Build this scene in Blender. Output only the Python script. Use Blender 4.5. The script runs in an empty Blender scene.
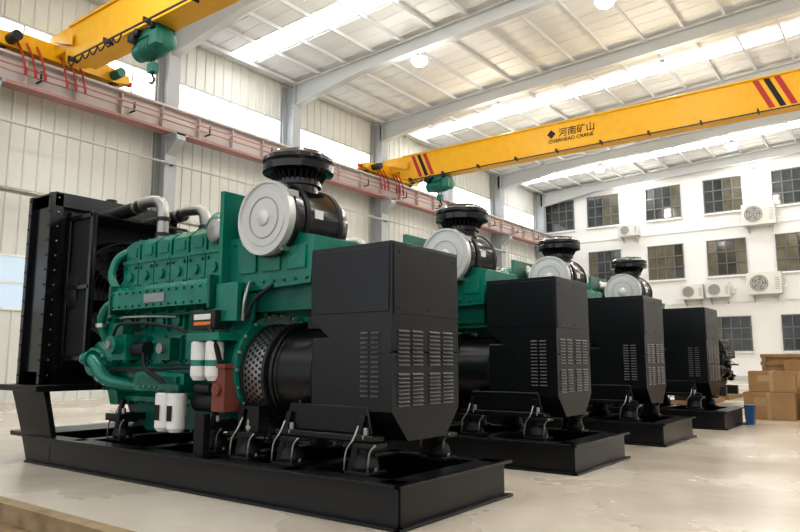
import bpy, bmesh, math, random
from mathutils import Vector, Matrix
random.seed(4)
S=0.78
scene=bpy.context.scene
scene.view_settings.view_transform='Standard'
try: scene.view_settings.look='Medium High Contrast'
except: pass
scene.view_settings.exposure=.08

# ---------------------------------------------------------------- materials
def mat(name,col,rough=.5,metal=0,noise=None,bump=0,bscale=20,coat=0,emit=None,estr=0,rvar=0,nscale=4):
    m=bpy.data.materials.new(name); m.use_nodes=True
    nt=m.node_tree; b=nt.nodes['Principled BSDF']
    b.inputs['Base Color'].default_value=(*col,1)
    b.inputs['Roughness'].default_value=rough
    b.inputs['Metallic'].default_value=metal
    if coat: b.inputs['Coat Weight'].default_value=coat; b.inputs['Coat Roughness'].default_value=.12
    if emit: b.inputs['Emission Color'].default_value=(*emit,1); b.inputs['Emission Strength'].default_value=estr
    tc=None
    if noise or bump or rvar:
        tc=nt.nodes.new('ShaderNodeTexCoord')
    if noise:
        n=nt.nodes.new('ShaderNodeTexNoise'); n.inputs['Scale'].default_value=nscale; n.inputs['Detail'].default_value=6
        nt.links.new(tc.outputs['Object'],n.inputs['Vector'])
        r=nt.nodes.new('ShaderNodeValToRGB')
        r.color_ramp.elements[0].position=.3; r.color_ramp.elements[1].position=.7
        r.color_ramp.elements[0].color=(*noise,1); r.color_ramp.elements[1].color=(*col,1)
        nt.links.new(n.outputs['Fac'],r.inputs['Fac']); nt.links.new(r.outputs['Color'],b.inputs['Base Color'])
    if rvar:
        n=nt.nodes.new('ShaderNodeTexNoise'); n.inputs['Scale'].default_value=2.2; n.inputs['Detail'].default_value=4
        nt.links.new(tc.outputs['Object'],n.inputs['Vector'])
        mr=nt.nodes.new('ShaderNodeMapRange'); mr.inputs['To Min'].default_value=rough-rvar; mr.inputs['To Max'].default_value=rough+rvar
        nt.links.new(n.outputs['Fac'],mr.inputs['Value']); nt.links.new(mr.outputs['Result'],b.inputs['Roughness'])
    if bump:
        n=nt.nodes.new('ShaderNodeTexNoise'); n.inputs['Scale'].default_value=bscale; n.inputs['Detail'].default_value=5
        nt.links.new(tc.outputs['Object'],n.inputs['Vector'])
        bp=nt.nodes.new('ShaderNodeBump'); bp.inputs['Strength'].default_value=bump; bp.inputs['Distance'].default_value=.02
        nt.links.new(n.outputs['Fac'],bp.inputs['Height']); nt.links.new(bp.outputs['Normal'],b.inputs['Normal'])
    return m
M={}
M['black']=mat('black_paint',(.006,.007,.009),.32,rvar=.07)
M['blackgloss']=mat('black_gloss_paint',(.005,.006,.008),.20,coat=.4)
M['blackmatte']=mat('black_matte',(.004,.004,.005),.6)
M['dark']=mat('dark_grey_steel',(.03,.032,.035),.42,.3)
M['slat']=mat('louvre_grey',(.055,.058,.062),.42)
M['green']=mat('engine_green_enamel',(.0,.215,.15),.26,noise=(.0,.155,.105),bump=.2,bscale=30,coat=.4)
M['greendk']=mat('engine_green_dark',(.0,.11,.078),.32,bump=.2,bscale=30,coat=.2)
M['silver']=mat('silver_cap',(.66,.66,.64),.35,.4)
M['steel']=mat('brushed_steel',(.42,.42,.41),.28,.9)
M['pipe']=mat('aluminised_pipe',(.42,.42,.40),.32,.85,noise=(.30,.30,.28),nscale=8)
M['white']=mat('white_enamel',(.78,.78,.76),.35)
M['red']=mat('red_paint',(.40,.04,.03),.5)
M['orange']=mat('orange_label',(.75,.22,.04),.5)
M['yellow']=mat('crane_yellow',(.80,.44,.010),.42,noise=(.74,.39,.010))
M['stripered']=mat('stripe_red',(.42,.025,.02),.5)
M['hoist']=mat('hoist_green',(.015,.16,.12),.45)
M['wall']=mat('white_cladding',(.66,.665,.63),.55)
M['plaster']=mat('white_plaster',(.80,.80,.80),.8,noise=(.75,.75,.75),nscale=.6)
M['roof']=mat('roof_sheet',(.72,.73,.73),.6)
M['purlin']=mat('purlin_grey',(.60,.61,.61),.55)
M['beam']=mat('grey_steel_beam',(.48,.495,.50),.55)
M['column']=mat('column_grey',(.40,.42,.435),.55)
M['runway']=mat('runway_pale',(.55,.50,.49),.6)
M['runwayred']=mat('runway_red_flange',(.38,.21,.195),.6)
M['sky']=mat('skylight_panel',(.8,.8,.8),.6,emit=(.96,.98,1),estr=7.0)
M['day']=mat('daylight_glazing',(.8,.8,.8),.6,emit=(.93,.97,1),estr=3.0)
M['daylow']=mat('daylight_glazing_low',(.2,.25,.3),.2,emit=(.58,.68,.76),estr=.7)
M['glass']=mat('dark_window_glass',(.03,.037,.04),.08,noise=(.085,.095,.095),nscale=.9)
M['glassw']=mat('yellow_reflection_glass',(.06,.06,.05),.15,noise=(.14,.135,.10),nscale=1.5,emit=(.8,.65,.35),estr=.035)  # yellow reflections on the panes painted in as warm tint and faint glow
M['frame']=mat('window_frame_grey',(.15,.16,.165),.5)
M['lamp']=mat('lamp_glow',(1,1,1),.5,emit=(1,.94,.84),estr=30)
M['card']=mat('cardboard',(.42,.26,.13),.85,noise=(.34,.20,.095))
M['wood']=mat('crate_wood',(.36,.23,.115),.8,noise=(.24,.145,.07),nscale=8)
M['tape']=mat('parcel_tape',(.46,.32,.18),.3)
M['blue']=mat('blue_plastic',(.02,.09,.22),.4)
M['acbeige']=mat('ac_casing',(.68,.675,.64),.5)
M['acgrille']=mat('ac_grille',(.28,.28,.27),.5)
M['tan']=mat('lower_concrete',(.27,.18,.095),.75,noise=(.16,.11,.06),bump=.5,bscale=25,nscale=5)
M['kerb']=mat('kerb_edge',(.38,.29,.17),.7,noise=(.24,.17,.10),bump=.4,nscale=7)
M['radcore']=mat('radiator_core',(.014,.010,.010),.45,bump=.6,bscale=60)
M['rust']=mat('oxide_red_steel',(.20,.06,.042),.55)

def floor_mat():
    m=bpy.data.materials.new('polished_concrete'); m.use_nodes=True
    nt=m.node_tree; b=nt.nodes['Principled BSDF']; L=nt.links.new
    tc=nt.nodes.new('ShaderNodeTexCoord')
    n1=nt.nodes.new('ShaderNodeTexNoise'); n1.inputs['Scale'].default_value=.6; n1.inputs['Detail'].default_value=5; n1.inputs['Roughness'].default_value=.5
    n2=nt.nodes.new('ShaderNodeTexNoise'); n2.inputs['Scale'].default_value=5; n2.inputs['Detail'].default_value=8
    L(tc.outputs['Object'],n1.inputs['Vector']); L(tc.outputs['Object'],n2.inputs['Vector'])
    r=nt.nodes.new('ShaderNodeValToRGB'); r.color_ramp.elements[0].position=.30; r.color_ramp.elements[1].position=.66
    r.color_ramp.elements[0].color=(.46,.40,.325,1); r.color_ramp.elements[1].color=(.63,.575,.495,1)
    L(n1.outputs['Fac'],r.inputs['Fac'])
    mx=nt.nodes.new('ShaderNodeMix'); mx.data_type='RGBA'; mx.blend_type='MULTIPLY'; mx.inputs[0].default_value=.2
    r2=nt.nodes.new('ShaderNodeValToRGB'); r2.color_ramp.elements[0].position=.3; r2.color_ramp.elements[0].color=(.68,.65,.62,1); r2.color_ramp.elements[1].position=.62
    L(n2.outputs['Fac'],r2.inputs['Fac']); L(r.outputs['Color'],mx.inputs[6]); L(r2.outputs['Color'],mx.inputs[7])
    L(mx.outputs[2],b.inputs['Base Color'])
    mr=nt.nodes.new('ShaderNodeMapRange'); mr.inputs['From Min'].default_value=.3; mr.inputs['From Max'].default_value=.7; mr.inputs['To Min'].default_value=.16; mr.inputs['To Max'].default_value=.34
    L(n1.outputs['Fac'],mr.inputs['Value']); L(mr.outputs['Result'],b.inputs['Roughness'])
    bp=nt.nodes.new('ShaderNodeBump'); bp.inputs['Strength'].default_value=.06; bp.inputs['Distance'].default_value=.01
    L(n2.outputs['Fac'],bp.inputs['Height']); L(bp.outputs['Normal'],b.inputs['Normal'])
    return m
M['floor']=floor_mat()

# ---------------------------------------------------------------- mesh builder
class B:
    def __init__(s,origin=(0,0,0)):
        s.bm=bmesh.new(); s.mats=[]; s.o=Vector(origin)
    def mi(s,m):
        if m not in s.mats: s.mats.append(m)
        return s.mats.index(m)
    def face(s,vs,m):
        try: f=s.bm.faces.new(vs); f.material_index=s.mi(m)
        except ValueError: pass
    def box(s,x0,x1,y0,y1,z0,z1,m):
        v=[s.bm.verts.new((x,y,z)) for x in(x0,x1) for y in(y0,y1) for z in(z0,z1)]
        for q in((0,1,3,2),(4,6,7,5),(0,4,5,1),(2,3,7,6),(0,2,6,4),(1,5,7,3)):
            s.face([v[i] for i in q],m)
    def prism(s,poly,axis,a,b,m):
        def P(p,t):
            if axis=='x': return (t,p[0],p[1])
            if axis=='y': return (p[0],t,p[1])
            return (p[0],p[1],t)
        A=[s.bm.verts.new(P(p,a)) for p in poly]; C=[s.bm.verts.new(P(p,b)) for p in poly]
        n=len(poly); s.face(A[::-1],m); s.face(C,m)
        for i in range(n): s.face([A[i],A[(i+1)%n],C[(i+1)%n],C[i]],m)
    def lathe(s,p0,axis,prof,m,seg=32,mlist=None,cap=True):
        p0=Vector(p0); ax=Vector(axis).normalized()
        t=Vector((0,0,1)) if abs(ax.z)<.9 else Vector((1,0,0))
        u=ax.cross(t).normalized(); w=ax.cross(u)
        rings=[]
        for (d,r) in prof:
            c=p0+ax*d
            rings.append([s.bm.verts.new(c+(u*math.cos(2*math.pi*i/seg)+w*math.sin(2*math.pi*i/seg))*max(r,.0005)) for i in range(seg)])
        for k in range(len(rings)-1):
            mm=mlist[k] if mlist else m
            for i in range(seg):
                s.face([rings[k][i],rings[k][(i+1)%seg],rings[k+1][(i+1)%seg],rings[k+1][i]],mm)
        if cap:
            s.face(rings[0][::-1],mlist[0] if mlist else m); s.face(rings[-1],mlist[-1] if mlist else m)
    def cyl(s,p0,p1,r,m,seg=24,r1=None):
        p0=Vector(p0);p1=Vector(p1)
        s.lathe(p0,p1-p0,[(0,r),((p1-p0).length,r if r1 is None else r1)],m,seg)
    def tube(s,pts,r,m,seg=14,smooth=True):
        pts=[Vector(p) for p in pts]
        if smooth:
            out=[pts[0]]
            for i in range(1,len(pts)-1):
                a,b_,c=pts[i-1],pts[i],pts[i+1]
                d=min((a-b_).length,(c-b_).length)*.45
                A=b_+(a-b_).normalized()*d; C=b_+(c-b_).normalized()*d
                for k in range(7):
                    t=k/6; out.append((1-t)**2*A+2*t*(1-t)*b_+t*t*C)
            out.append(pts[-1]); pts=out
        rings=[];up=None
        for i,p in enumerate(pts):
            if i==0: d=pts[1]-pts[0]
            elif i==len(pts)-1: d=pts[-1]-pts[-2]
            else: d=(pts[i+1]-pts[i]).normalized()+(pts[i]-pts[i-1]).normalized()
            d.normalize()
            if up is None:
                t=Vector((0,0,1)) if abs(d.z)<.9 else Vector((1,0,0)); up=d.cross(t).normalized()
            else:
                up=(up-d*up.dot(d)).normalized()
            w=d.cross(up)
            rings.append([s.bm.verts.new(p+(up*math.cos(2*math.pi*k/seg)+w*math.sin(2*math.pi*k/seg))*r) for k in range(seg)])
        for k in range(len(rings)-1):
            for i in range(seg):
                s.face([rings[k][i],rings[k][(i+1)%seg],rings[k+1][(i+1)%seg],rings[k+1][i]],m)
        s.face(rings[0][::-1],m); s.face(rings[-1],m)
    def mesh(s,name):
        for v in s.bm.verts: v.co=(v.co-s.o)*S
        bmesh.ops.recalc_face_normals(s.bm,faces=s.bm.faces)
        me=bpy.data.meshes.new(name); s.bm.to_mesh(me); s.bm.free()
        for m in s.mats: me.materials.append(M[m])
        for p in me.polygons: p.use_smooth=True
        me.set_sharp_from_angle(angle=math.radians(32))
        return me
def add(me,name,parent=None,loc=(0,0,0),bevel=0):
    o=bpy.data.objects.new(name,me); scene.collection.objects.link(o)
    o.location=Vector(loc)*S
    if parent: o.parent=parent
    if bevel:
        md=o.modifiers.new('bevel','BEVEL'); md.width=bevel*S; md.segments=2; md.limit_method='ANGLE'; md.angle_limit=math.radians(40); md.harden_normals=False
    return o
def empty(name,loc=(0,0,0)):
    e=bpy.data.objects.new(name,None); scene.collection.objects.link(e); e.location=Vector(loc)*S; e.empty_display_size=.3
    return e

# ---------------------------------------------------------------- room
XL,XR,YF,YB=-22.7,22.7,48.0,-14.0
def roofz(x): return 14.1+.04*(22.7-abs(x))
b=B(); b.box(XL-.3,XR+.3,3.1,YF+.3,-.3,0,'floor'); add(b.mesh('floor'),'floor')
b=B(); b.box(XL-.3,XR+.3,YB,3.1,-.6,-.16,'tan'); b.box(XL-.3,XR+.3,2.98,3.12,-.3,.004,'kerb'); add(b.mesh('floor_lower'),'floor_lower')

def wall_x(name,x,sgn):
    b=B(); y=YB; pts=[]
    while y<YF:
        pts+= [(y,0),(y+.30,0),(y+.33,.04),(y+.38,.04),(y+.41,0)]; y+=.46
    pts=[p for p in pts if p[0]<YF]+[(YF,0)]
    for z0,z1 in((0,2.6),(2.6,2.9),(4.6,11.05),(12.3,14.15)):
        lo=[b.bm.verts.new((x+sgn*p[1],p[0],z0)) for p in pts]; hi=[b.bm.verts.new((x+sgn*p[1],p[0],z1)) for p in pts]
        for i in range(len(pts)-1): b.face([lo[i],lo[i+1],hi[i+1],hi[i]],'wall')
    b.box(x-.3 if sgn>0 else x+.06,x-.06 if sgn>0 else x+.3,YB,YF,0,14.15,'wall')
    return add(b.mesh(name),name)
wall_x('wall_left',XL,1); wall_x('wall_right',XR,-1)
b=B(); b.prism([(XL-.3,-.01),(XR+.3,-.01),(XR+.3,14.1),(0,roofz(0)),(XL-.3,14.1)],'y',YF,YF+.3,'plaster'); add(b.mesh('wall_far'),'wall_far')
b=B(); b.box(XL,XR,YF-.08,YF,9.9,10.02,'plaster'); b.box(XL,XR,YF-.08,YF,5.0,5.15,'plaster'); b.box(XL,XR,YF-.05,YF,0,.3,'beam'); add(b.mesh('trim_1'),'trim_1')

b=B()
for s_ in(-1,1):
    y=YB; pts=[]
    while y<YF:
        pts+=[(y,0),(y+.55,0),(y+.58,-.03),(y+.62,-.03),(y+.65,0)]; y+=.7
    pts=[p for p in pts if p[0]<YF]+[(YF,0)]
    A=[b.bm.verts.new((s_*22.9,p[0],roofz(22.9)+p[1])) for p in pts]; C=[b.bm.verts.new((0,p[0],roofz(0)+p[1])) for p in pts]
    for i in range(len(pts)-1): b.face([A[i],A[i+1],C[i+1],C[i]],'roof')
    A=[b.bm.verts.new((s_*22.9,yy,roofz(22.9)+.2)) for yy in(YB,YF+.3)]; C=[b.bm.verts.new((0,yy,roofz(0)+.2)) for yy in(YB,YF+.3)]
    b.face([A[0],A[1],C[1],C[0]],'roof')
add(b.mesh('ceiling'),'ceiling')

RY=[-11.3,-4.8,1.7,8.2,14.7,21.2,27.7,34.2,40.7,47.4]
b=B()
x=-22.0
while x<22.5:
    z=roofz(x); b.box(x-.03,x+.03,YB,YF,z-.20,z-.04,'purlin'); b.box(x-.03,x+.06,YB,YF,z-.21,z-.19,'purlin'); x+=1.55
add(b.mesh('roof_purlins'),'roof_purlins')
for y in RY:
    b=B()
    for s_ in(-1,1):
        def seg(x0,x1,d0,d1):
            za,zb=roofz(x0)-.22,roofz(x1)-.22
            b.prism([(s_*x0,za),(s_*x1,zb),(s_*x1,zb-d1),(s_*x0,za-d0)],'y',y-.03,y+.03,'beam')
            for (e0,e1) in((0,0),(d0,d1)):
                b.prism([(s_*x0,za-e0),(s_*x1,zb-e1),(s_*x1,zb-e1-.05),(s_*x0,za-e0-.05)],'y',y-.17,y+.17,'beam')
        seg(22.2,18,1.0,.55); seg(18,0,.55,.55)
        xc=s_*22.25
        b.box(xc-.3,xc+.3,y-.03,y+.03,0,13.9,'column')
        b.box(xc-.36,xc-.30,y-.25,y+.25,0,13.9,'column'); b.box(xc+.30,xc+.36,y-.25,y+.25,0,13.9,'column')
        b.prism([(s_*21.95,9.69),(s_*21.3,9.69),(s_*21.3,9.45),(s_*21.95,8.9)],'y',y-.2,y+.2,'column')
        b.box(min(s_*21.95,s_*21.3),max(s_*21.95,s_*21.3),y-.3,y+.3,9.62,9.69,'column')
    add(b.mesh('portal_frame'),'portal_frame')

k=1
for yc in (-8,5,18,31,44):
    b=B(); x=-21.96
    while x+1.45<22.2:
        xa,xb=x,x+1.44
        za,zb=roofz(xa)-.045,roofz(xb)-.045
        if xa<0<xb: za=zb=min(za,zb)
        b.prism([(xa,za),(xb,zb),(xb,zb-.02),(xa,za-.02)],'y',yc-.52,yc+.52,'sky')
        x+=1.55
    add(b.mesh('skylight'),'skylight_%d'%k); k+=1
wn=1
for sx,sg in((XL,1),(XR,-1)):
    for i in range(len(RY)-1):
        y0,y1=RY[i]+.3,RY[i+1]-.3
        b=B()
        xa=sx-sg*.05
        b.box(min(xa,xa+sg*.03),max(xa,xa+sg*.03),y0,y1,11.05,12.3,'day')
        n=6
        for j in range(n+1):
            yy=y0+(y1-y0)*j/n; b.box(min(sx,sx+sg*.05),max(sx,sx+sg*.05),yy-.025,yy+.025,11.05,12.3,'beam')
        for z in(11.05,12.22): b.box(min(sx,sx+sg*.06),max(sx,sx+sg*.06),y0,y1,z,z+.08,'beam')
        for (ya,yb) in((RY[i],y0),(y1,RY[i+1])): b.box(sx-.02,sx+.02,ya,yb,11.03,12.32,'wall')
        add(b.mesh('window'),'window_%d'%wn); wn+=1
        b=B()
        b.box(min(xa,xa+sg*.03),max(xa,xa+sg*.03),y0+.5,y1-.5,2.9,4.6,'daylow')
        for j in range(5):
            yy=y0+.5+(y1-y0-1)*j/4; b.box(min(sx,sx+sg*.05),max(sx,sx+sg*.05),yy-.04,yy+.04,2.9,4.6,'white')
        for z in(2.85,3.7,4.55): b.box(min(sx,sx+sg*.06),max(sx,sx+sg*.06),y0+.5,y1-.5,z,z+.07,'white')
        for (ya,yb) in((RY[i],y0+.5),(y1-.5,RY[i+1])):
            b.box(sx-.02,sx+.02,ya,yb,2.88,4.62,'wall')
        add(b.mesh('window'),'window_%d'%wn); wn+=1
WX=[-20.95,-17.55,-13.3,-9.45,-5.4,-1.4,2.6,6.6]
def farwin(xc,z0,z1,w=2.3):
    global wn
    b=B(); y=YF-.02; x0,x1=xc-w/2,xc+w/2
    nx=4
    for j in range(nx):
        xa=x0+w*j/nx; xb=x0+w*(j+1)/nx
        b.box(xa,xb,y-.02,y,z0,z1,'glass' if random.random()<.65 else 'glassw')
    for j in range(nx+1):
        xx=x0+w*j/nx; b.box(xx-.03,xx+.03,y-.09,y,z0,z1,'frame')
    for z in(z0,z0+(z1-z0)*.33,z0+(z1-z0)*.66,z1): b.box(x0-.04,x1+.04,y-.09,y,z-.035,z+.035,'frame')
    b.box(x0-.12,x1+.12,y-.15,y,z0-.16,z0-.05,'plaster')
    add(b.mesh('window'),'window_%d'%wn); wn+=1
for i,x in enumerate(WX):
    farwin(x,11.0,13.2)
    if i>0: farwin(x,6.8,9.1)
for x in WX[1:]: farwin(x,1.9,4.05)
def ac(x,z,w,h):
    b=B((x,YF,z)); y0,y1=YF-.75,YF-.15
    b.box(x-w/2,x+w/2,y0,y1,z-h/2,z+h/2,'acbeige')
    r=h*.4; cx=x-w*.14
    b.lathe((cx,y0-.004,z),(0,-1,0),[(0,r*1.0),(.008,r*1.0)],'acgrille',28)
    b.lathe((cx,y0,z),(0,-1,0),[(0,r*1.08),(.04,r*1.08),(.04,r*.98),(.005,r*.97)],'acbeige',28,cap=False)
    for q in (.3,.6,.85): b.lathe((cx,y0-.035,z),(0,-1,0),[(0,r*q),(.01,r*q),(.01,r*q-.02),(0,r*q-.02)],'acbeige',24,cap=False)
    for a in range(5):
        an=a*2*math.pi/5
        b.prism([(cx+math.cos(an)*.06,z+math.sin(an)*.06),(cx+math.cos(an-.2)*r*.85,z+math.sin(an-.2)*r*.85),(cx+math.cos(an+.35)*r*.85,z+math.sin(an+.35)*r*.85)],'y',y0-.025,y0-.015,'frame')
    for i in range(6): b.box(x+w*.33,x+w*.46,y0-.015,y0,z-h*.3+i*h*.1,z-h*.3+i*h*.1+.03,'acgrille')
    for dx in(-w*.35,w*.35):
        b.box(x+dx-.03,x+dx+.03,y0,YF-.01,z-h/2-.07,z-h/2,'beam')
        b.prism([(y0+.05,z-h/2-.07),(YF-.01,z-h/2-.07),(YF-.01,z-h/2-.45)],'x',x+dx-.02,x+dx+.02,'beam')
    b.tube([(x+w/2,YF-.45,z-h*.2),(x+w/2+.2,YF-.4,z-h*.2),(x+w/2+.22,YF-.06,z+.2)],.035,'acbeige',8)
    add(b.mesh('air_conditioner'),'air_conditioner_unit',loc=(x,YF,z),bevel=.03)
ac(-15.6,10.35,1.4,.8); ac(-7.35,10.45,1.9,1.35); ac(-11.6,5.75,1.4,.95); ac(-10.0,5.8,1.4,.95); ac(-7.3,6.05,1.9,1.35)
b=B(); b.tube([(-21.75,-13,6.45),(-21.75,47,6.45)],.09,'pipe',10,False); b.tube([(-21.8,-13,8.6),(-21.8,47,8.6)],.045,'beam',8,False)
for y in RY:
    b.box(-21.9,-21.7,y-.03,y+.03,6.32,6.36,'dark'); b.box(-21.9,-21.75,y-.03,y+.03,8.53,8.56,'dark')
add(b.mesh('wall_pipe'),'wall_pipe')

for s_ in(-1,1):
    b=B(); x=s_*21.75
    b.box(x-.05,x+.05,YB,47.5,9.75,10.65,'runway')
    b.box(x-.25,x+.25,YB,47.5,9.70,9.80,'runwayred'); b.box(x-.3,x+.3,YB,47.5,10.6,10.68,'runway')
    b.box(x-.06,x+.06,YB,47.5,10.68,10.76,'dark')
    y=YB+.5
    while y<47:
        b.box(x-.24,x+.24,y-.02,y+.02,9.8,10.6,'runway'); y+=1.62
    b.box(x-s_*.34-.02,x-s_*.34+.02,YB,47.5,10.25,10.30,'runwayred')
    b.box(x-s_*.34-.02,x-s_*.34+.02,YB,47.5,10.05,10.08,'runwayred')
    y=YB+.9
    while y<47:
        b.box(min(x,x-s_*.36),max(x,x-s_*.36),y-.03,y+.03,10.0,10.04,'dark'); b.box(x-s_*.33-.02,x-s_*.33+.02,y-.03,y+.03,10.0,10.35,'dark'); y+=3.24
    add(b.mesh('crane_runway_beam'),'crane_runway_beam')

def crane(y,hx,text):
    e=empty('overhead_crane',(0,y,10.78))
    o=(0,y,10.78)
    b=B(o)
    g=.32
    b.prism([(-20.8,10.62),(-20.0,10.5),(20,10.5),(20.8,10.62),(20.8,11.78),(-20.8,11.78)],'y',y-g,y+g,'yellow')
    b.box(-21.95,-20.8,y-g,y+g,11.0,11.78,'yellow'); b.box(20.8,21.95,y-g,y+g,11.0,11.78,'yellow')
    b.box(-20.6,20.6,y-g-.07,y+g+.07,11.72,11.8,'yellow'); b.box(-20.2,20.2,y-g-.06,y+g+.06,10.46,10.52,'yellow')
    add(b.mesh('main_girder'),'main_girder',e,bevel=.02)
    b=B(o)
    for s_ in(-1,1):
        x=s_*21.75
        b.prism([(y-2.3,10.95),(y-1.9,10.85),(y+1.9,10.85),(y+2.3,10.95),(y+2.3,11.2),(y+1.2,11.4),(y-1.2,11.4),(y-2.3,11.2)],'x',x-.28,x+.28,'yellow')
        for dy in(-1.85,1.85):
            b.cyl((x-.12,y+dy,10.97),(x+.12,y+dy,10.97),.2,'dark',20)
        b.cyl((x-s_*.3,y+1.7,11.05),(x-s_*.8,y+1.7,11.05),.16,'hoist',20)
        b.cyl((x-s_*.3,y-1.7,11.05),(x-s_*.8,y-1.7,11.05),.16,'dark',20)
        b.prism([(s_*21.4,11.4),(s_*20.2,11.0),(s_*20.2,11.4)],'y',y-.45,y-.40,'yellow')
    for dy in(-2.4,2.4): b.cyl((-21.75,y+dy-.1,11.05),(-21.75,y+dy+.1,11.05),.1,'red',14)
    for dy in(-1.5,-1.2,-.9,-.2,.1,.4):
        b.tube([(-21.45,y+dy,11.1),(-21.2,y+dy+.1,10.6),(-21.25,y+dy+.25,9.95),(-21.38,y+dy+.3,10.3)],.032,'red',8)
    add(b.mesh('end_carriages'),'end_carriages',e,bevel=.015)
    b=B(o)
    for xs in((-19.5,-3.6,8) if text else (8,)):
        for k,mm in enumerate(('stripered','blackmatte','stripered')):
            x0=xs+k*.36-.55
            b.prism([(x0,11.70),(x0+.20,11.70),(x0+.70,10.54),(x0+.5,10.54)],'y',y-g-.012,y-g+.005,mm)
    add(b.mesh('hazard_stripes'),'hazard_stripes',e)
    b=B(o)
    zc=9.98
    b.box(hx-.5,hx+.5,y-.25,y+.25,10.22,10.46,'hoist')
    for dx in(-.35,.35):
        b.cyl((hx+dx,y-.38,10.4),(hx+dx,y+.38,10.4),.11,'dark',16)
    b.lathe((hx-.75,y,zc),(1,0,0),[(0,.2),(.05,.26),(.35,.26),(.36,.31),(1.1,.31),(1.11,.27),(1.45,.27),(1.5,.18)],'hoist',24)
    for k in range(8): b.lathe((hx-.32+k*.08,y,zc),(1,0,0),[(0,.325),(.03,.325)],'greendk',24)
    b.box(hx+.40,hx+.75,y-.42,y-.22,zc-.2,zc+.2,'hoist')
    b.box(hx-.7,hx-.4,y-.4,y+.1,zc+.2,zc+.42,'dark')
    for dx in(-.08,.08): b.cyl((hx+dx,y,zc-.3),(hx+dx,y,zc-.5),.015,'dark',6)
    b.box(hx-.14,hx+.14,y-.1,y+.1,zc-.75,zc-.48,'hoist')
    b.tube([(hx,y,zc-.72),(hx,y,zc-.85),(hx+.12,y,zc-.95),(hx+.02,y,zc-1.08),(hx-.12,y,zc-1.0)],.035,'dark',8)
    add(b.mesh('hoist'),'hoist',e,bevel=.01)
    b=B(o)
    b.box(-20,20,y-.62,y-.58,10.35,10.39,'dark')
    x=-20
    while x<hx-1.0:
        b.tube([(x,y-.6,10.35),(x+.12,y-.6,10.15),(x+.3,y-.6,10.15),(x+.42,y-.6,10.35)],.02,'blackmatte',6); x+=.42
    x=-20
    while x<20: b.box(x-.02,x+.02,y-.62,y-.3,10.37,10.52,'dark'); x+=2
    add(b.mesh('festoon_cable'),'festoon_cable',e)
    if text:
        c=bpy.data.curves.new('girder_lettering','FONT'); c.body=text; c.size=.42*S; c.extrude=.004; c.materials.append(M['blackmatte'])
        c.align_x='CENTER'
        t=bpy.data.objects.new('girder_lettering',c); scene.collection.objects.link(t); t.parent=e
        t.location=((-11.4)*S,(-g-.015)*S,(.36)*S); t.rotation_euler=(math.pi/2,0,0)
        c2=bpy.data.curves.new('girder_small_lettering','FONT'); c2.body='OVERHEAD CRANE'; c2.size=.24*S; c2.extrude=.004; c2.materials.append(M['blackmatte']); c2.align_x='CENTER'
        t=bpy.data.objects.new('girder_small_lettering',c2); scene.collection.objects.link(t); t.parent=e
        t.location=((-11.4)*S,(-g-.015)*S,(.1)*S); t.rotation_euler=(math.pi/2,0,0)
crane(10.3,-16.4,None)
crane(27.9,-18.5,'◆ 河南矿山')

for y in RY[2:]:
    for x in(-15,-7.4,.2,7.8):
        zl=13.15
        b=B((x,y,zl))
        b.cyl((x,y,zl+.35),(x,y,roofz(x)-.84),.03,'beam',8)
        b.lathe((x,y,zl+.4),(0,0,-1),[(0,.1),(.15,.12),(.2,.2),(.38,.33)],'beam',24,cap=False)
        b.lathe((x,y,zl+.10),(0,0,-1),[(0,.31),(.08,.31),(.18,.27),(.26,.16),(.29,.04)],'lamp',24)
        add(b.mesh('high_bay_lamp'),'high_bay_lamp',loc=(x,y,zl))
        l=bpy.data.lights.new('high_bay_light','POINT'); l.energy=90; l.color=(1,.94,.84); l.shadow_soft_size=.25*S
        lo=bpy.data.objects.new('high_bay_light',l); scene.collection.objects.link(lo); lo.location=Vector((x,y,zl-.48))*S

# ---------------------------------------------------------------- generator set
O=(-6.3,5.2,0)
parts=[]
def part(name,b,bevel=.012): parts.append((name,b.mesh(name),bevel))

b=B(O)
Y0,Y1=4.37,6.03; X0,X1=-9.3,-3.3; H=.34
def chan(b,x0,x1,yc,s_):
    b.box(x0,x1,yc-.015,yc+.015,.02,H-.02,'black')
    w=.16*s_
    for z in(0,H-.03):
        b.box(x0,x1,min(yc,yc+w),max(yc,yc+w),z,z+.03,'black')
chan(b,X0,X1,Y0,1); chan(b,X0,X1,Y1,-1)
for x in(X0,X1):
    s_=1 if x==X0 else -1
    b.box(x-.015,x+.015,Y0,Y1,.0,H,'black')
    for z in(0,H-.03): b.box(min(x,x+s_*.2),max(x,x+s_*.2),Y0,Y1,z,z+.03,'black')
for x in(-8.2,-6.9,-5.7,-4.55):
    b.box(x-.015,x+.015,Y0,Y1,.02,H-.02,'black'); b.box(x-.1,x+.1,Y0,Y1,H-.03,H,'black'); b.box(x-.1,x+.1,Y0,Y1,0,.03,'black')
b.box(X0,X1-.1,Y0+.1,Y1-.1,.01,.03,'blackmatte')
b.box(X0,X1+.06,Y0-.07,Y0,0,.025,'black'); b.box(X0,X1+.06,Y0-.07,Y0,H-.025,H,'black')
b.box(X1,X1+.07,Y0-.07,Y1+.07,0,.025,'black'); b.box(X1,X1+.07,Y0-.07,Y1+.07,H-.025,H,'black')
b.lathe((-3.9,5.55,.04),(0,0,1),[(0,.08),(.006,.08)],'silver',20)
part('skid_frame',b,.006)

b=B(O)
for yy in(Y0-.02,Y1-.06):
    b.prism([(-9.95,.98),(-9.05,.98),(-8.75,.34),(-8.75,.0),(-9.35,0),(-9.6,.45)],'y',yy,yy+.08,'black')
b.box(-9.98,-8.9,4.2,6.3,.9,.98,'black')
b.box(-9.9,-9.1,Y0,Y1,.30,.36,'black')
part('radiator_base',b,.008)

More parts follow.
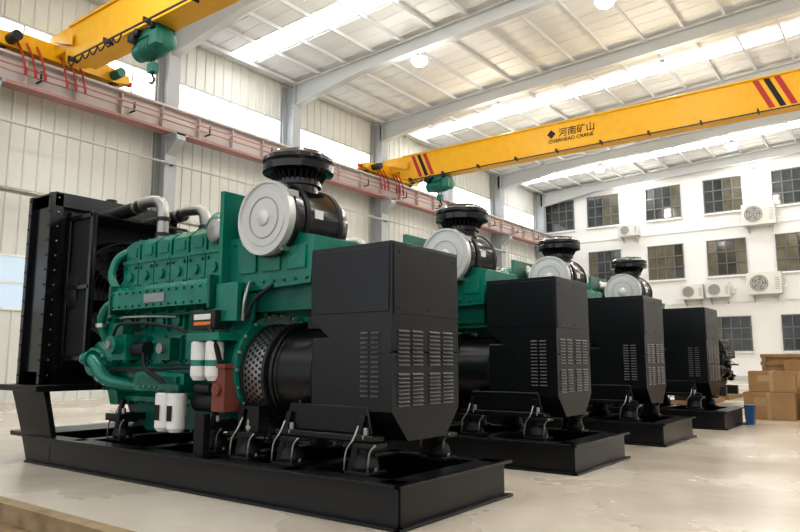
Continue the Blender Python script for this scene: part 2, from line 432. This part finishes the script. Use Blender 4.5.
b=B(O)
ra,rb,rc,rd=-9.8,-9.2,4.42,6.35
b.box(ra+.08,rb-.06,rc+.08,rd-.08,1.05,3.5,'radcore')
for yy in(rc,rd-.12):
    b.box(ra,rb,yy,yy+.12,.98,3.56,'blackgloss')
b.box(ra,rb,rc,rd,3.38,3.58,'blackgloss'); b.box(ra,rb,rc,rd,.98,1.15,'blackgloss')
b.box(ra-.02,ra+.06,rc-.06,rc,.98,3.56,'blackgloss'); b.box(rb-.06,rb+.02,rc-.06,rc,.98,3.56,'blackgloss')
for z in [1.1+.2*i for i in range(13)]:
    for xx in(ra+.02,rb-.02):
        b.cyl((xx,rc-.06,z),(xx,rc-.075,z),.014,'dark',8)
    b.cyl((rb,rc+.05,z),(rb+.012,rc+.05,z),.014,'steel',8)
for i in range(28):
    z=1.2+i*.078; b.box(rb-.06,rb-.045,rc+.12,rd-.12,z,z+.02,'dark')
b.prism([(4.6,1.2),(6.15,1.2),(6.15,3.3),(4.6,3.3)],'x',rb-.02,rb+.12,'black')
b.lathe((rb+.12,5.35,2.2),(1,0,0),[(0,.78),(.25,.76),(.25,.73),(.02,.74)],'black',40)
b.lathe((rb+.2,5.35,2.2),(1,0,0),[(0,.14),(.28,.12)],'dark',20)
for a in range(8):
    an=a*math.pi/4
    u=Vector((0,math.cos(an),math.sin(an))); w=Vector((0,-math.sin(an),math.cos(an)))
    c=Vector((rb+.28,5.35,2.2))
    vs=[b.bm.verts.new(c+u*r+w*q+Vector((dx,0,0))) for r,q,dx in((.12,-.07,-.06),(.68,-.12,-.07),(.68,.12,.07),(.12,.07,.06))]
    b.face(vs,'dark')
for r in [.2+.07*i for i in range(8)]:
    b.lathe((rb+.42,5.35,2.2),(1,0,0),[(0,r),(.01,r),(.01,r-.012),(0,r-.012)],'blackmatte',36,cap=False)
b.box(rb+.1,-8.5,4.62,4.66,1.35,3.2,'blackmatte')
for xx in(rb+.12,-8.52): b.box(xx-.03,xx+.03,4.58,4.62,1.3,3.25,'blackgloss')
for z in(1.32,2.25,3.2): b.box(rb+.1,-8.5,4.58,4.62,z-.03,z+.03,'blackgloss')
b.box(rb+.1,-8.5,4.66,6.05,3.18,3.22,'black')
b.cyl((-9.5,5.4,3.58),(-9.5,5.4,3.68),.08,'black',16)
part('radiator',b,.012)

# engine (inline six)
b=B(O)
XA=-7.92; CP=.328
b.prism([(4.98,.8),(5.42,.8),(5.62,1.15),(5.62,2.1),(4.78,2.1),(4.78,1.15)],'x',-8.0,-5.9,'green')
b.prism([(-7.9,.82),(-6.0,.82),(-6.05,.62),(-6.6,.52),(-7.6,.45),(-7.9,.6)],'y',4.95,5.45,'greendk')
b.box(-8.0,-5.95,4.88,5.52,.80,.86,'green')
for i in range(14): b.cyl((-7.95+i*.15,4.90,.80),(-7.95+i*.15,4.90,.77),.018,'greendk',6)
b.box(-8.0,-5.9,4.70,4.80,1.16,1.22,'green')
b.box(-7.97,-5.92,4.74,5.62,2.1,2.14,'green')
for i in range(6):
    x=XA+i*CP
    b.box(x+.01,x+.27,4.73,4.79,1.26,1.58,'green'); b.box(x+.05,x+.23,4.71,4.74,1.31,1.53,'green')
    for dx in(.03,.25):
        for z in(1.29,1.55): b.cyl((x+dx,4.73,z),(x+dx,4.71,z),.018,'greendk',6)
    b.cyl((x+.14,4.79,1.76),(x+.14,4.73,1.76),.075,'green',18)
    b.prism([(4.79,1.62),(4.73,1.66),(4.73,1.95),(4.79,1.98)],'x',x+.275,x+.30,'green')
    b.box(x+.005,x+.315,4.72,5.62,2.14,2.48,'green')
    b.cyl((x+.16,4.72,2.32),(x+.16,4.69,2.32),.06,'green',14)
    for dx in(.05,.27):
        b.cyl((x+dx,4.72,2.2),(x+dx,4.70,2.2),.02,'greendk',6); b.cyl((x+dx,4.72,2.43),(x+dx,4.70,2.43),.02,'greendk',6)
    # chunky rocker covers
    b.box(x+.0,x+.32,4.70,5.55,2.48,2.52,'green')
    b.prism([(4.74,2.52),(5.5,2.52),(5.5,2.74),(5.43,2.80),(4.84,2.80),(4.74,2.72)],'x',x+.018,x+.302,'green')
    b.box(x+.07,x+.25,4.725,4.745,2.57,2.68,'green')
    for dx in(.06,.26):
        for yy in(4.90,5.15,5.40): b.cyl((x+dx,yy,2.80),(x+dx,yy,2.83),.02,'greendk',6)
    b.cyl((x+.16,5.0,2.80),(x+.16,5.0,2.83),.05,'greendk',12)
ax0,ax1=-7.85,-5.97
b.prism([(4.54,1.90),(4.79,1.86),(4.79,2.16),(4.62,2.18),(4.54,2.12)],'x',ax0,ax1,'green')
b.box(ax0-.04,ax0,4.52,4.80,1.85,2.20,'greendk'); b.box(ax1,ax1+.04,4.52,4.80,1.85,2.20,'greendk')
for i in range(14):
    x=ax0+.03+i*.142
    for z in(1.93,2.09): b.cyl((x,4.54,z),(x,4.522,z),.016,'greendk',6)
b.box(-7.15,-6.75,4.527,4.54,1.96,2.06,'steel')
b.tube([(-7.83,4.66,2.1),(-8.02,4.60,2.3),(-8.0,4.66,2.6),(-7.85,4.9,2.72)],.05,'green',14)
b.tube([(-8.0,4.62,1.20),(-7.2,4.60,1.18),(-6.6,4.62,1.22),(-6.05,4.60,1.22)],.02,'dark',8)
b.tube([(-7.9,4.66,1.82),(-5.95,4.66,1.82)],.018,'greendk',8,False)
b.prism([(4.8,.75),(5.6,.75),(5.75,1.3),(5.7,2.0),(5.5,2.35),(4.9,2.35),(4.7,2.0),(4.65,1.3)],'x',-8.2,-8.0,'green')
for z in(.95,1.2,1.5,1.8,2.1): b.cyl((-8.1,4.72,z),(-8.1,4.64,z),.02,'greendk',6)
b.lathe((-8.2,5.0,1.75),(-1,0,0),[(0,.26),(.1,.24),(.12,.12),(.2,.1)],'greendk',28)
b.lathe((-8.2,5.3,1.05),(-1,0,0),[(0,.2),(.05,.22),(.08,.16),(.11,.22),(.16,.22)],'blackmatte',28)
b.lathe((-8.2,5.35,2.2),(-1,0,0),[(0,.14),(.3,.12),(.32,.25),(.4,.25)],'blackmatte',28)
b.lathe((-8.2,4.72,1.28),(0,-1,0),[(0,.26),(.08,.26),(.12,.2),(.2,.17)],'green',28)
for i in range(8):
    a=i*math.pi/4; b.cyl((-8.2+.23*math.cos(a),4.64,1.28+.23*math.sin(a)),(-8.2+.23*math.cos(a),4.61,1.28+.23*math.sin(a)),.018,'steel',6)
b.tube([(-8.2,4.55,1.3),(-8.2,4.42,1.32),(-7.95,4.42,1.30),(-7.75,4.45,1.05),(-7.5,4.75,.98)],.08,'green',18)
b.lathe((-8.05,4.42,1.315),(1,0,-.05),[(0,.105),(.05,.105)],'greendk',20)
b.tube([(-8.15,4.7,1.5),(-8.2,4.60,1.75),(-8.1,4.60,1.95),(-7.92,4.66,2.05)],.055,'green',14)
b.lathe((-8.17,4.605,1.70),(-.1,0,1),[(0,.07),(.05,.07)],'steel',16)
b.prism([(-7.35,.95),(-6.5,.95),(-6.42,1.03),(-6.42,1.15),(-7.3,1.18),(-7.4,1.05)],'y',4.60,4.84,'green'); b.box(-7.25,-6.5,4.56,4.60,.98,1.12,'greendk')
for i in range(7): b.cyl((-7.2+i*.11,4.56,1.0),(-7.2+i*.11,4.545,1.0),.015,'steel',6)
b.cyl((-6.3,4.72,.86),(-5.85,4.72,.86),.11,'dark',20); b.cyl((-6.2,4.62,1.0),(-5.95,4.62,1.0),.05,'dark',14)
b.box(-7.75,-7.45,4.52,4.82,1.3,1.6,'green'); b.cyl((-7.6,4.52,1.48),(-7.6,4.40,1.48),.11,'green',20); b.cyl((-7.6,4.40,1.48),(-7.6,4.37,1.48),.05,'steel',10)
b.cyl((-7.45,4.64,1.43),(-7.18,4.64,1.43),.085,'dark',16); b.box(-7.72,-7.5,4.5,4.66,1.6,1.74,'greendk')
b.tube([(-7.6,4.43,1.57),(-7.45,4.40,1.72),(-7.0,4.50,1.72),(-6.5,4.5,1.66),(-6.1,4.5,1.55)],.018,'blackmatte',8)
b.tube([(-7.65,4.6,1.7),(-7.55,4.48,1.80),(-7.1,4.55,1.80),(-6.6,4.6,1.78)],.014,'steel',8)
b.tube([(-7.2,4.6,1.38),(-7.0,4.48,1.2),(-6.75,4.5,1.1),(-6.55,4.5,1.0)],.026,'blackmatte',8)
b.box(-6.95,-6.7,4.60,4.76,1.3,1.55,'greendk'); b.cyl((-6.82,4.60,1.43),(-6.82,4.54,1.43),.06,'steel',12)
b.box(-6.68,-6.3,4.45,4.85,.96,1.04,'greendk')
b.box(-6.15,-5.62,4.42,4.85,1.5,1.58,'green')
part('engine_block',b,.014)

b=B(O)
b.lathe((-5.98,5.18,1.2),(1,0,0),[(0,.50),(.06,.60),(.14,.62),(.16,.56),(.34,.54),(.36,.60),(.43,.60)],'green',48)
for i in range(20):
    a=i*2*math.pi/20; b.cyl((-5.58,5.18+.58*math.cos(a),1.2+.58*math.sin(a)),(-5.53,5.18+.58*math.cos(a),1.2+.58*math.sin(a)),.02,'steel',6)
b.box(-5.85,-4.72,4.85,5.65,1.80,2.12,'greendk')
b.prism([(-5.88,2.0),(-4.66,2.05),(-4.62,2.52),(-5.0,2.60),(-5.88,2.60)],'y',4.74,5.66,'green')
for i in range(8): b.cyl((-5.8+i*.155,4.74,2.1),(-5.8+i*.155,4.72,2.1),.018,'greendk',6)
for i in range(6): b.cyl((-5.8+i*.155,4.74,2.52),(-5.8+i*.155,4.72,2.52),.018,'greendk',6)
for i in range(3): b.box(-5.7+i*.36,-5.44+i*.36,4.715,4.745,2.2,2.44,'green')
b.box(-5.93,-5.87,4.62,5.6,1.9,3.12,'green')
b.prism([(-5.9,2.62),(-5.3,2.62),(-5.9,3.1)],'y',5.5,5.56,'green')
b.box(-5.9,-5.55,4.58,4.64,1.7,2.1,'green')
for yy in(4.78,4.95): b.prism([(-5.95,2.0),(-5.5,2.0),(-5.55,1.7),(-5.9,1.4)],'y',yy,yy+.04,'green')
b.box(-6.2,-5.8,4.50,4.60,1.62,1.82,'dark'); b.box(-6.14,-5.86,4.49,4.50,1.66,1.70,'orange'); b.box(-6.14,-5.86,4.49,4.50,1.72,1.78,'white')
b.box(-5.78,-5.58,4.48,4.70,.78,1.22,'rust'); b.box(-5.8,-5.56,4.46,4.72,1.22,1.26,'rust'); b.cyl((-5.68,4.48,1.0),(-5.68,4.44,1.0),.06,'rust',14)
b.tube([(-5.68,4.5,1.25),(-5.72,4.45,1.5),(-5.9,4.5,1.65)],.03,'blackmatte',8)
b.tube([(-5.5,4.62,1.7),(-5.45,4.60,1.95),(-5.5,4.7,2.1)],.022,'steel',8)
b.tube([(-5.4,4.58,1.72),(-5.3,4.58,1.9),(-5.1,4.66,2.05)],.022,'blackmatte',8)
part('flywheel_housing',b,.012)

b=B(O)
for x in(-6.60,-6.38):
    b.lathe((x,4.50,.96),(0,0,-1),[(0,.07),(.02,.1),(.38,.1),(.42,.07)],'white',24)
    b.lathe((x,4.50,.97),(0,0,-1),[(-.01,.085),(.03,.085)],'dark',20)
    b.box(x-.03,x+.05,4.396,4.402,.66,.82,'blackmatte')
for x in(-6.02,-5.78):
    b.lathe((x,4.50,1.50),(0,0,-1),[(0,.07),(.02,.092),(.36,.092),(.41,.06)],'white',24)
    b.lathe((x,4.50,1.30),(0,0,-1),[(0,.094),(.06,.094)],'green',24,cap=False)
part('oil_and_fuel_filters',b,0)

b=B(O)
b.tube([(-6.9,5.3,2.6),(-6.75,5.3,2.92),(-6.3,5.2,2.96),(-6.0,5.15,2.92)],.12,'green',20)
b.tube([(-6.1,4.9,2.6),(-6.15,4.85,2.88),(-6.4,4.95,2.92),(-6.75,5.1,2.8)],.085,'green',18)
b.lathe((-6.45,5.18,2.95),(-1,0,.0),[(0,.14),(.05,.14)],'steel',20)
b.lathe((-6.05,5.2,2.9),(1,0,0),[(0,.12),(.03,.2),(.15,.22),(.2,.14),(.35,.12)],'pipe',28)
b.lathe((-6.1,4.80,2.72),(0,-1,0),[(0,.13),(.05,.15),(.12,.13),(.14,.08)],'pipe',24)
def coolant(px,py,xe):
    b.tube([(px,py,2.6),(px,py,3.33),(px-.45,py,3.36),(xe,py,3.30)],.075,'pipe',20)
    for z in(2.85,3.05): b.lathe((px,py,z),(0,0,1),[(0,.088),(.05,.088)],'dark',20)
    b.tube([(xe+.1,py,3.31),(xe-.9,py,3.26)],.09,'blackmatte',18,False)
    b.lathe((xe+.05,py,3.31),(-1,0,0),[(0,.10),(.05,.10)],'pipe',20)
coolant(-7.55,5.0,-8.15); coolant(-7.55,5.65,-8.15)
part('turbo_and_pipes',b,0)

b=B(O)
c=(-5.18,4.58,2.73)
b.lathe(c,(0,1,0),[(0,.05),(0,.29),(.012,.30),(.012,.35),(-.01,.36),(-.01,.385),(.05,.39),(.08,.385)],'silver',48)
b.lathe((c[0],c[1]+.06,c[2]),(0,1,0),[(0,.37),(.03,.40),(.08,.40),(.1,.385),(.62,.385),(.64,.395),(.7,.395),(.85,.33),(.88,.25)],'blackgloss',48)
b.lathe((c[0],c[1]-.002,c[2]),(0,-1,0),[(0,.09),(.02,.08),(.035,.03)],'silver',24)
b.lathe((c[0],c[1]+.005,c[2]),(0,-1,0),[(0,.22),(.012,.215),(.012,.205),(0,.20)],'steel',40,cap=False)
for i in range(4):
    a=i*math.pi/2+.6; b.box(c[0]+.39*math.cos(a)-.03,c[0]+.39*math.cos(a)+.03,c[1]+.03,c[1]+.14,c[2]+.39*math.sin(a)-.03,c[2]+.39*math.sin(a)+.03,'steel')
b.box(c[0]+.372,c[0]+.392,c[1]+.34,c[1]+.46,c[2]-.0,c[2]+.09,'white')
cy=c[1]+.47
b.lathe((c[0],cy,c[2]+.30),(0,0,1),[(0,.22),(.10,.22),(.10,.25),(.16,.25),(.17,.2),(.2,.22),(.24,.26)],'blackgloss',36)
b.lathe((c[0],cy,3.26),(0,0,1),[(-.02,.22),(0,.30),(.02,.38),(.09,.385),(.11,.37),(.13,.385),(.17,.38),(.19,.33),(.235,.29),(.245,.10),(.27,.08),(.27,.01)],'blackgloss',48)
for i in range(28):
    a=i*2*math.pi/28; x_=c[0]+.30*math.cos(a); y_=cy+.30*math.sin(a)
    b.cyl((x_,y_,3.27),(c[0]+.24*math.cos(a),cy+.24*math.sin(a),3.17),.012,'blackmatte',5)
b.box(c[0]-.3,c[0]+.3,4.80,4.86,2.3,2.42,'green'); b.box(c[0]-.3,c[0]+.3,5.28,5.34,2.3,2.42,'green')
for yy in(4.83,5.31): b.lathe((c[0],yy-.03,c[2]),(0,1,0),[(0,.40),(.06,.40)],'blackmatte',48)
b.tube([(c[0],5.48,2.73),(c[0],5.62,2.73),(c[0]-.3,5.62,2.8),(-5.75,5.3,2.9)],.15,'blackmatte',18)
part('air_filter',b,0)

b=B(O)
b.lathe((-5.55,5.18,1.15),(1,0,0),[(0,.54),(.04,.54),(.04,.525),(.32,.525),(.32,.54),(.36,.54)],'steel',56,mlist=['dark','dark','steel','dark','dark'])
for k in range(5):
    for i in range(52):
        a=(i+.5*(k%2))*2*math.pi/52
        n=Vector((0,math.cos(a),math.sin(a)))
        p=Vector((-5.475+k*.052,5.18,1.15))+n*.523
        b.cyl(p,p+n*.006,.0185,'blackmatte',6)
part('coupling_guard',b,0)

b=B(O)
b.lathe((-5.2,5.18,1.15),(1,0,0),[(0,.50),(.05,.50),(.06,.53),(.10,.53),(.11,.485),(.62,.50),(.64,.52),(.70,.52),(.72,.50),(1.4,.50),(1.5,.42)],'black',56)
b.prism([(4.66,.78),(4.74,.72),(4.74,1.55),(4.66,1.5)],'x',-4.55,-4.1,'black')
b.box(-4.9,-4.1,4.95,5.4,1.6,1.75,'black')
for yy in(4.66,5.62):
    b.box(-4.95,-3.75,yy-.08,yy+.10,.60,.66,'black')
    b.prism([(-4.9,.66),(-3.8,.66),(-3.85,.90),(-4.8,.90)],'y',yy-.02,yy+.02,'black')
for x in(-4.8,-3.95): b.prism([(4.62,.66),(5.74,.66),(5.6,.95),(4.76,.95)],'x',x,x+.04,'black')
part('alternator',b,.012)

b=B(O)
def mount(x,yy):
    b.box(x-.14,x+.14,yy-.12,yy+.12,H,H+.03,'black')
    b.lathe((x,yy,H+.03),(0,0,1),[(0,.11),(.03,.12),(.10,.10),(.14,.06),(.2,.06)],'blackmatte',20)
    b.box(x-.16,x+.16,yy-.1,yy+.1,.56,.60,'black')
    b.cyl((x,yy,.6),(x,yy,.72),.025,'steel',10); b.cyl((x,yy,.62),(x,yy,.655),.045,'steel',6)
    for dx in(-.1,.1): b.cyl((x+dx,yy,H+.03),(x+dx,yy,H+.06),.025,'steel',6)
    b.tube([(x-.14,yy-.12,H+.03),(x-.12,yy-.12,H+.2),(x-.05,yy-.11,.62),(x-.04,yy-.05,.74)],.010,'steel',8)
    b.tube([(x+.12,yy-.12,H+.03),(x+.14,yy-.12,H+.2),(x+.2,yy-.11,.60)],.010,'steel',8)
    b.prism([(x-.2,H),(x-.12,H),(x+.0,.82),(x-.06,.82)],'y',yy-.02,yy+.02,'black')
for x in(-5.35,-4.75,-3.85):
    for yy in(4.62,5.74): mount(x,yy)
for x in(-7.8,-6.0):
    for yy in(4.75,5.65): mount(x,yy)
b.box(-5.5,-5.2,4.60,4.75,.6,.85,'black'); b.box(-5.5,-5.2,5.6,5.8,.6,.85,'black')
b.box(-6.1,-5.9,4.6,5.7,.58,.66,'black'); b.box(-7.95,-7.65,4.6,5.7,.58,.66,'black')
b.box(-6.02,-5.86,4.46,4.54,H,.75,'blackmatte')
part('antivibration_mounts',b,.005)

b=B(O)
b.prism([(-4.56,2.34),(-4.56,1.68),(-4.13,1.35),(-3.62,1.35),(-3.59,1.38),(-3.59,2.34)],'y',4.65,5.71,'black')
b.prism([(4.65,1.36),(5.71,1.36),(5.71,.86),(5.48,.60),(4.88,.60),(4.65,.86)],'x',-4.13,-3.59,'black')
b.box(-3.60,-3.582,4.67,5.69,1.70,2.32,'black')
b.box(-4.52,-3.62,4.642,4.652,1.72,2.30,'black')
for cx0,cx1 in((4.73,5.10),(5.20,5.60)):
    for g0,g1 in((.90,1.20),(1.25,1.58)):
        n=9
        for i in range(n):
            z=g0+(g1-g0)*i/n
            for (ya,yb) in((cx0,(cx0+cx1)/2-.02),((cx0+cx1)/2+.02,cx1)):
                b.prism([(-3.59,z),(-3.57,z),(-3.59,z+.022)],'y',ya,yb,'slat')
for ys in(4.65,5.71):
    sg=-1 if ys<5 else 1
    for xa,xb in((-3.94,-3.85),(-3.82,-3.73)):
        for i in range(14):
            z=.98+i*.042
            b.prism([(ys,z),(ys+sg*.018,z),(ys,z+.022)],'x',xa,xb,'slat')
for z in(1.75,2.25):
    for yy in(4.75,5.2,5.62): b.cyl((-3.582,yy,z),(-3.574,yy,z),.012,'dark',8)
part('control_box',b,.02)

GP=[(0,0),(.05,3.25),(.10,6.5),(.28,9.75)]
engine_mesh=None
for dx,dy in GP:
    e=empty('generator_set',(O[0]+dx,O[1]+dy,0))
    for name,me,bv in parts:
        add(me,name,e,bevel=bv)
        if name=='engine_block': engine_mesh=me

# ---------------------------------------------------------------- background stock (right)
def carton(x,y,z,w,d,h,rot=0,wood=False):
    b=B(); m='wood' if wood else 'card'
    b.box(-w/2,w/2,-d/2,d/2,0,h,m)
    if wood:
        for zz in(0,h*.45,h-.1): 
            b.box(-w/2-.03,w/2+.03,-d/2-.03,-d/2,zz,zz+.1,m); b.box(w/2,w/2+.03,-d/2,d/2,zz,zz+.1,m)
        for xx in(-w/2,w/2-.1): b.box(xx,xx+.1,-d/2-.05,-d/2-.03,0,h,m)
    else:
        b.box(-.04,.04,-d/2-.003,d/2+.003,-.0,h+.003,'tape')
        b.box(-w*.3,-w*.05,-d/2-.004,-d/2,h*.5,h*.8,'tape'); b.box(-w/2,w/2,-.004,.004,h,h+.004,'blackmatte')
    o=add(b.mesh('carton'),'wooden_crate' if wood else 'cardboard_box',loc=(x,y,z),bevel=.01); o.rotation_euler.z=rot
carton(-2.7,17.4,0,1.0,.8,.60); carton(-2.65,17.4,.605,.9,.75,.45,.06)
carton(-1.65,17.6,0,.8,.8,.55,.1,); carton(-1.6,17.9,.555,.8,.7,.45,-.05)
carton(-2.9,21.5,0,1.6,1.2,.9,.0,True); carton(-2.7,21.5,.91,1.5,1.1,.55,.05,True)
carton(-.9,20.5,0,1.4,1.0,1.2,.0,True); carton(-2.2,19.3,0,.9,.8,1.3,.1)
bm_=engine_mesh.copy()
for i in range(len(bm_.materials)): bm_.materials[i]=M['black'] if i%2==0 else M['blackmatte']
for (x,y,sc) in((-5.5,22.5,.70),(-5.6,26.0,.70)):
    e=empty('diesel_engine',(x,y,0)); o=add(bm_,'engine_body',e); o.scale=(sc,)*3; o.rotation_euler.z=math.radians(90); o.location=(0,0,.05)
    b=B(); b.box(-.5,.5,-1.2,1.2,0,.12,'wood'); b.box(-.4,.4,-1.1,-.9,.12,.42,'dark'); b.box(-.4,.4,.7,.9,.12,.42,'dark'); add(b.mesh('pallet'),'pallet',e)
b=B(); b.prism([(-.07,0),(.07,0),(.09,.36),(-.09,.36)],'y',-.1,.1,'blue'); b.box(-.1,.1,-.11,.11,.36,.39,'blue'); add(b.mesh('bin'),'blue_bin',loc=(-2.85,15.7,0),bevel=.01)

# ---------------------------------------------------------------- world & camera
w=bpy.data.worlds.new('World'); scene.world=w; w.use_nodes=True
bg=w.node_tree.nodes['Background']; bg.inputs[0].default_value=(.93,.96,1,1); bg.inputs[1].default_value=1.05
cam=bpy.data.cameras.new('camera'); co=bpy.data.objects.new('camera',cam); scene.collection.objects.link(co); scene.camera=co
cam.sensor_width=36; cam.lens=682/800*36; cam.clip_end=300
co.location=(0,0,1.3*S)
co.rotation_euler=(math.radians(90+7.85),0,math.radians(37.0))
